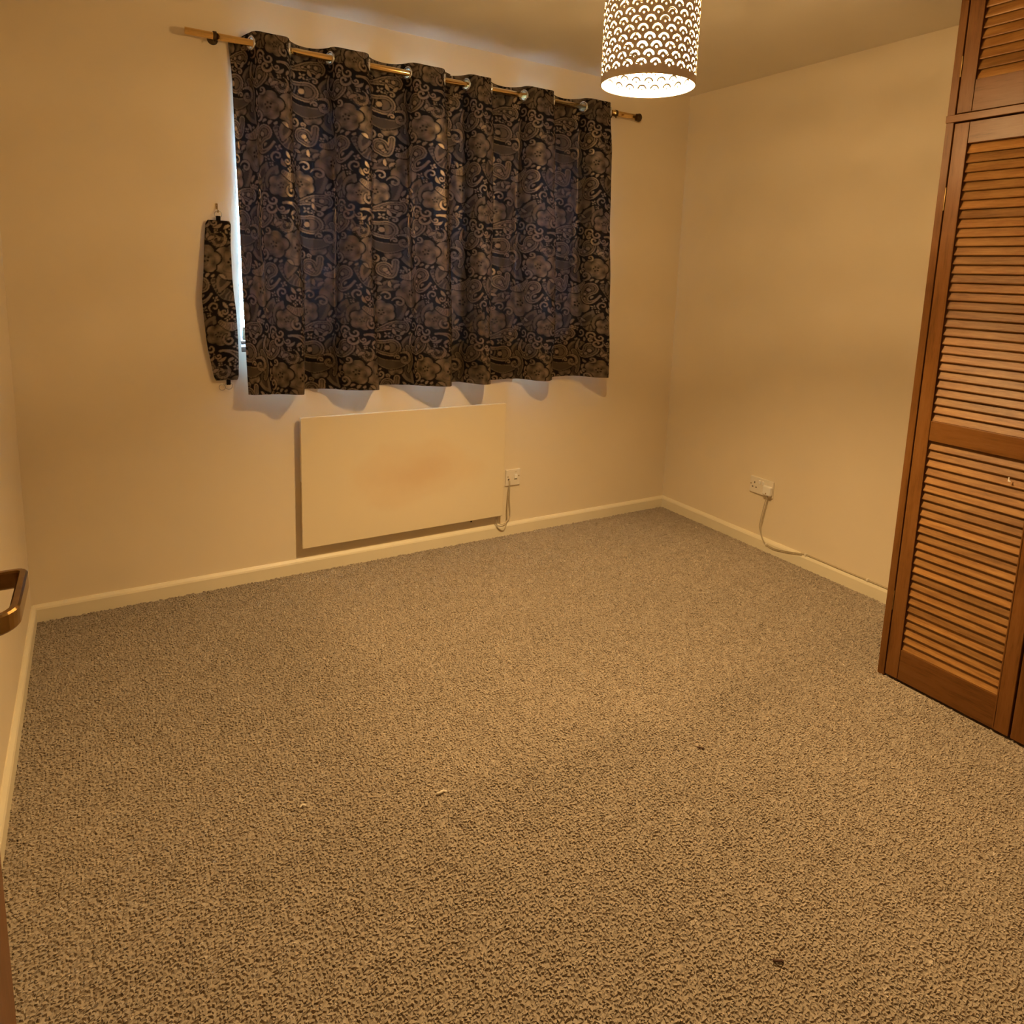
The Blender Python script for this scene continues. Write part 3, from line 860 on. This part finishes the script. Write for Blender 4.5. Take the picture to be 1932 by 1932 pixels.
        bm_to('eyelet', bm, CHROME, c, True)
    return c
curtain('eyelet_curtain', 'left dark paisley eyelet curtain, the one beside the tieback',
        [(0.742, -0.62 * PI), (0.817, 0), (0.955, PI), (1.116, 2 * PI), (1.273, 3 * PI), (1.447, 4 * PI), (1.614, 5 * PI), (1.660, 5.2 * PI)], 0.768, 1.700, 0.09, 0.075, 1)
curtain('eyelet_curtain', 'right dark paisley eyelet curtain, the one nearer the lamp and wardrobe',
        [(1.630, -0.52 * PI), (1.723, 0), (1.843, PI), (2.021, 2 * PI), (2.184, 3 * PI), (2.363, 4 * PI), (2.527, 5 * PI), (2.546, 5.25 * PI)], 1.650, 2.618, 0.13, 0.0, 4)

# ------------------------------------------------------------------ tieback hanging from its wall hook
tb = tag(empty('curtain_tieback', (0.685, -0.02, 0.89)), 'paisley fabric tieback strap hanging on the wall left of the curtain', 'tieback')
zs = [1.513, 1.505, 1.426, 1.30, 1.218, 1.157, 1.053, 1.0085, 0.95, 0.892, 0.886]
lx = [0.652, 0.6405, 0.634, 0.6245, 0.6165, 0.6195, 0.6275, 0.633, 0.643, 0.653, 0.660]
rx = [0.722, 0.7305, 0.7262, 0.7285, 0.7335, 0.7395, 0.743, 0.7435, 0.743, 0.742, 0.735]
nz, nx = 230, 44
zz = np.linspace(1.513, 0.886, nz)
L_ = np.interp(-zz, [-z for z in zs], lx); R_ = np.interp(-zz, [-z for z in zs], rx)
ker = np.hanning(13); ker /= ker.sum()
sm_ = lambda a: np.convolve(np.pad(a, 6, mode='edge'), ker, 'valid')
L_, R_ = sm_(L_), sm_(R_)
ang = np.linspace(0, 2 * PI, nx * 2, endpoint=False)
cx_ = np.clip(1.15 * np.cos(ang), -1, 1); thick = 0.0075 * np.sign(np.sin(ang)) * np.abs(np.sin(ang)) ** .5
Zm = np.repeat(zz[:, None], nx * 2, 1)
Xm = (L_ + R_)[:, None] / 2 + (R_ - L_)[:, None] / 2 * cx_[None]
prof_y = -0.016 - 0.010 * np.sin(PI * (1.513 - zz) / 0.627)
Ym = prof_y[:, None] - thick[None] + 0.003 * np.sin(14 * Zm + 30 * Xm)
Ym = np.minimum(Ym, -0.003)
idx = np.arange(nz * nx * 2).reshape(nz, nx * 2); nxt = np.roll(idx, -1, 1)
q = np.stack([idx[:-1], nxt[:-1], nxt[1:], idx[1:]], -1).reshape(-1, 4)
strap = mesh_np('strap', np.stack([Xm, Ym, Zm], -1).reshape(-1, 3), q, FABRIC, tb, True, {'weave': weave_at(Xm * 1.0 + 0.14, Zm + 0.02)})
bm = bmesh.new(); bm.from_mesh(strap.data)
ed = [e for e in bm.edges if e.is_boundary]
bmesh.ops.holes_fill(bm, edges=ed, sides=0); bmesh.ops.recalc_face_normals(bm, faces=bm.faces); bm.to_mesh(strap.data); bm.free()
box('ring_tab', (0.678, -0.021, 1.506), (0.694, -0.015, 1.530), FABRIC, tb, 0.002)
box('ring_tab', (0.696, -0.021, 0.866), (0.712, -0.015, 0.892), FABRIC, tb, 0.002)
torus('tie_ring', (0.686, -0.018, 1.536), 0.013, 0.0014, (0.15, 1, 0), STEEL, tb, 24, 6)
torus('tie_ring', (0.704, -0.018, 0.862), 0.014, 0.0014, (0.15, 1, 0), STEEL, tb, 24, 6)
torus('tie_ring', (0.681, -0.010, 0.856), 0.012, 0.0014, (-0.1, 1, 0), STEEL, tb, 24, 6)
hk = tag(empty('tieback_hook', (0.684, -0.004, 1.545)), 'small brass cup hook in the wall above the tieback', 'hook')
box('hook_plate', (0.680, -0.0035, 1.556), (0.688, 0.0, 1.578), BRASS_OLD, hk, 0.0015)
tube('hook_wire', catmull([(0.684, -0.004, 1.570), (0.684, -0.012, 1.568), (0.684, -0.017, 1.556), (0.6845, -0.016, 1.546), (0.686, -0.021, 1.544), (0.687, -0.026, 1.552)], 5), 0.0016, BRASS_OLD, hk, 8)

# ------------------------------------------------------------------ wall panel heater
HX0, HX1, HZ0, HZ1, HY = 0.979, 1.985, 0.126, 0.7125, -0.045
ht = tag(empty('panel_heater', (1.48, -0.02, HZ0)), 'flat cream wall heater with a brown scorch mark under the window', 'heater')
bm = bmesh.new()
bm_box(bm, (HX0, HY, HZ0), (HX1, HY + 0.010, HZ1), 0.003, 3)
bm_box(bm, (HX0 + 0.001, HY + 0.008, HZ1 - 0.014), (HX1 - 0.001, HY + 0.022, HZ1 - 0.001), 0.001)
bm_box(bm, (HX0 + 0.001, HY + 0.008, HZ0 + 0.30), (HX0 + 0.006, HY + 0.024, HZ1 - 0.02), 0.001)
bm_to('front_panel', bm, HEATER, ht)
box('back_casing', (HX0 + 0.012, HY + 0.011, HZ0 + 0.012), (HX1 - 0.02, -0.010, HZ1 - 0.03), LACQ, ht, 0.004)
for bx in (1.16, 1.78):
    box('wall_bracket', (bx, -0.0102, HZ0 + 0.03), (bx + 0.04, -0.0002, HZ1 - 0.05), STEEL, ht)
box('catch', (1.805, HY + 0.006, HZ0 - 0.009), (1.812, HY + 0.011, HZ0 + 0.004), DARK, ht)
cb = bmesh.new()
bm_tube(cb, catmull([(2.0335, -0.010, 0.300), (2.033, -0.020, 0.285), (2.027, -0.020, 0.215), (2.025, -0.019, 0.14), (2.027, -0.019, 0.083), (2.006, -0.021, 0.037), (1.972, -0.022, 0.055), (1.960, -0.024, 0.090), (1.955, -0.026, 0.135)], 8), 0.0026, 8)
bm_tube(cb, catmull([(2.0345, -0.010, 0.300), (2.036, -0.018, 0.285), (2.038, -0.016, 0.20), (2.044, -0.017, 0.13), (2.037, -0.020, 0.095), (2.005, -0.024, 0.072), (1.975, -0.024, 0.080), (1.968, -0.026, 0.105), (1.966, -0.028, 0.135)], 8), 0.0026, 8)
bm_to('power_cable', cb, CABLE, ht, True)

# ------------------------------------------------------------------ fused switch beside the heater
sx, sz = 2.0605, 0.310
sp = tag(empty('fused_switch', (sx, -0.005, sz)), 'small square switch plate feeding the wall heater', 'switch')
box('faceplate', (sx - 0.043, -0.009, sz - 0.043), (sx + 0.043, -0.0002, sz + 0.043), CREAM_PL, sp, 0.003, 3)
box('rocker', (sx + 0.007, -0.0135, sz - 0.006), (sx + 0.023, -0.008, sz + 0.016), WHITE_PL, sp, 0.002)
box('flex_outlet', (sx - 0.031, -0.0115, sz - 0.014), (sx - 0.022, -0.008, sz - 0.004), DARK, sp, 0.002)
box('fuse_slot', (sx + 0.006, -0.0098, sz - 0.0115), (sx + 0.024, -0.0085, sz - 0.0090), DARK, sp)
box('indicator', (sx + 0.010, -0.0096, sz + 0.027), (sx + 0.020, -0.0085, sz + 0.030), CABLE, sp)
for dx in (-0.031, 0.034):
    lathe('screw', [(0.0001, -0.0018), (0.0028, -0.0016), (0.0034, 0.0)], (sx + dx, -0.0088, sz + 0.006), BRASS_OLD, sp, 'y', 12)

# ------------------------------------------------------------------ double socket, plug and lead on the right wall
dy, dz = -0.7265, 0.3255
ds = tag(empty('double_socket', (W - 0.005, dy, dz)), 'white double socket with one plug in it on the right wall', 'socket')
box('faceplate', (W - 0.0095, dy - 0.0735, dz - 0.043), (W - 0.0002, dy + 0.0735, dz + 0.043), CREAM_PL, ds, 0.003, 3)
for oy in (dy + 0.043, dy - 0.037):
    bm = bmesh.new()
    bm_box(bm, (W - 0.0105, oy - 0.0022, dz + 0.008), (W - 0.0085, oy + 0.0022, dz + 0.017))
    for s_ in (-1, 1): bm_box(bm, (W - 0.0105, oy + s_ * 0.011 - 0.0035, dz - 0.014), (W - 0.0085, oy + s_ * 0.011 + 0.0035, dz - 0.009))
    bm_to('pin_slot', bm, DARK, ds)
for oy in (dy + 0.010, dy - 0.012):
    box('rocker', (W - 0.0145, oy - 0.006, dz + 0.012), (W - 0.008, oy + 0.006, dz + 0.030), WHITE_PL, ds, 0.002)
for oy in (dy + 0.0665, dy - 0.0665):
    lathe('screw', [(0.0034, 0.0), (0.0028, -0.0016), (0.0001, -0.0018)], (W - 0.0093, oy, dz + 0.002), BRASS_OLD, ds, 'x', 12)
pl = tag(empty('mains_plug', (W - 0.03, -0.777, 0.318)), 'white mains plug whose thin lead drops to the skirting', 'plug')
bm = bmesh.new()
bm_box(bm, (W - 0.034, -0.802, 0.296), (W - 0.0105, -0.752, 0.345), 0.007, 3)
bm_to('plug_body', bm, WHITE_PL, pl)
lathe('plug_screw', [(0.0035, 0.0), (0.003, -0.001), (0.0001, -0.0012)], (W - 0.0338, -0.777, 0.307), BRASS_OLD, pl, 'x', 12)
cb = bmesh.new()
xw = W - 0.0185
bm_tube(cb, catmull([(W - 0.022, -0.7755, 0.300), (W - 0.022, -0.773, 0.280), (xw, -0.7584, 0.219), (xw, -0.7465, 0.145), (xw, -0.7462, 0.116), (xw, -0.768, 0.067), (xw, -0.797, 0.042), (xw, -0.846, 0.033), (xw, -0.940, 0.049), (xw + 0.003, -1.000, 0.063), (W - 0.009, -1.03, 0.0685), (W - 0.009, -1.25, 0.0685), (W - 0.009, -1.50, 0.0685), (W - 0.009, -1.747, 0.0685)], 7), 0.0022, 8)
bm_tube(cb, catmull([(W - 0.020, -0.779, 0.300), (W - 0.018, -0.777, 0.280), (W - 0.012, -0.764, 0.22), (W - 0.012, -0.7525, 0.15), (xw + 0.001, -0.751, 0.116), (xw, -0.771, 0.069), (xw, -0.795, 0.046), (xw, -0.85, 0.039), (xw, -0.93, 0.053), (xw + 0.004, -0.99, 0.066), (W - 0.006, -1.03, 0.071), (W - 0.006, -1.25, 0.071), (W - 0.006, -1.747, 0.071)], 7), 0.0018, 8)
bm_to('lead', cb, CABLE, pl, True)
for yy, z_ in ((-0.797, 0.043), (-1.022, 0.0685), (-1.345, 0.0695)):
    box('cable_clip', (xw - 0.005 if z_ < .06 else W - 0.014, yy - 0.004, z_ - 0.006), (xw + 0.003 if z_ < .06 else W - 0.001, yy + 0.004, z_ + 0.006), CREAM_PL, pl, 0.0015)

# ------------------------------------------------------------------ carpet pile (uncountable tufts, one object)
rng = np.random.default_rng(11)
PIT = 0.0074
gx, gy = np.meshgrid(np.arange(0.018, W - 0.018, PIT), np.arange(-3.0, -0.017, PIT))
gx = gx.ravel() + rng.uniform(-.42, .42, gx.size) * PIT; gy = gy.ravel() + rng.uniform(-.42, .42, gy.size) * PIT
ok = ~((gx > XF + 0.002) & (gy < Y0 - 0.002)) & (gx > .0165) & (gx < W - .0165) & (gy < -.0165)
gx, gy = gx[ok], gy[ok]; n = len(gx)
ang = rng.uniform(0, 2 * PI, n)
lean = rng.uniform(0.0005, 0.0030, n); la = rng.uniform(0, 2 * PI, n)
hh = rng.uniform(0.0030, 0.0050, n); r0 = rng.uniform(0.0050, 0.0064, n); r1 = r0 * rng.uniform(0.45, 0.75, n)
base = np.stack([gx, gy, np.zeros(n)], 1); top = base + np.stack([lean * np.cos(la), lean * np.sin(la), hh], 1)
V = np.zeros((n, 6, 3)); k3 = np.arange(3) * 2 * PI / 3
for k in range(3):
    V[:, k] = base + np.stack([r0 * np.cos(ang + k3[k]), r0 * np.sin(ang + k3[k]), np.full(n, 0.0005)], 1)
    V[:, 3 + k] = top + np.stack([r1 * np.cos(ang + .5 + k3[k]), r1 * np.sin(ang + .5 + k3[k]), rng.uniform(-.0012, .0012, n)], 1)
tri = np.array([[0, 1, 4], [0, 4, 3], [1, 2, 5], [1, 5, 4], [2, 0, 3], [2, 3, 5], [3, 4, 5]])
Fc = (np.arange(n)[:, None, None] * 6 + tri[None]).reshape(-1, 3)
# colour of each yarn end; darker outside a soft-edged rectangle and along one band
cl = rng.normal(0.52, 0.15, n)
def cnoise(fr, seed):
    r = np.random.default_rng(seed); out = 0
    for _ in range(10):
        a, b_, c_ = r.normal(0, fr), r.normal(0, fr), r.uniform(0, 6.28); out = out + np.sin(a * gx + b_ * gy + c_)
    return out / 10 ** .5
cl = np.clip(cl + 0.05 * cnoise(150, 1) + 0.04 * cnoise(60, 2), 0, 1)
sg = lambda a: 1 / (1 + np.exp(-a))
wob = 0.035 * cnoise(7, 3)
pale_patch = sg((gx - 0.90 + wob) / 0.045) * sg((gy + 1.58 + 0.04 * (gx - 1.7) + wob) / 0.04)
off_patch = 1 - pale_patch
dark_band = np.exp(-((gy + 1.62 + wob) / 0.10) ** 2) * sg((gx - 1.0) / .1)
pile_tone = 1.0 - 0.13 * off_patch * sg((1.35 - gx) / 0.25) - 0.09 * dark_band - 0.03 * off_patch + 0.03 * cnoise(5, 7)
pile_tone = pile_tone + 0.09 * sg((gx - 1.75) / 0.15) * sg((-1.75 - gy) / 0.1)  # pile colour lifted beside the wardrobe to offset the lamp's falloff
pile_tone = pile_tone - 0.10 * np.exp(-(np.minimum(W - gx, -gy)) / 0.05)  # darker pile close to the back and right walls
tag(mesh_np('carpet', V.reshape(-1, 3), Fc, CARPET, None, False, {'yarn': np.repeat(cl, 6), 'pile_tone': np.repeat(pile_tone, 6)}),
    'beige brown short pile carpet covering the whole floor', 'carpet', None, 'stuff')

# ------------------------------------------------------------------ bits lying on the carpet
LINT_D = paint('dark_lint', (0.10, 0.055, 0.04), 0.8, 0.2, 0.0, 40)
LINT_W = paint('pale_lint', (0.80, 0.74, 0.64), 0.8, 0.05, 0.0, 40)
def bit(label, x, y, pts, r, m):
    o = tube('lint', catmull([(x + a, y + b_, 0.0060 + c_) for a, b_, c_ in pts], 4), r, m, None, 6)
    return tag(o, label, 'lint')
bit('curled dark reddish thread on the carpet nearest the camera', 1.356, -2.300, [(-.007, .006, 0), (-.003, -.001, .003), (.003, -.004, .002), (.007, -.003, .0), (.009, -.007, 0)], 0.0026, LINT_D)
bit('dark crumb on the carpet midway to the wardrobe', 1.694, -1.748, [(-.008, .006, 0), (-.003, .004, .002), (.001, -.001, .001), (.007, -.005, 0)], 0.0021, LINT_D)
bit('pale fluff on the carpet between the white thread and the dark crumb', 0.961, -1.547, [(-.012, .003, 0), (-.004, .0, .003), (.005, .002, .003), (.013, -.002, 0)], 0.0032, LINT_W)
bit('tiny white thread on the carpet, leftmost of the bits lying there', 0.637, -1.421, [(-.008, .0, 0), (-.001, .003, .003), (.007, -.001, 0)], 0.0024, LINT_W)
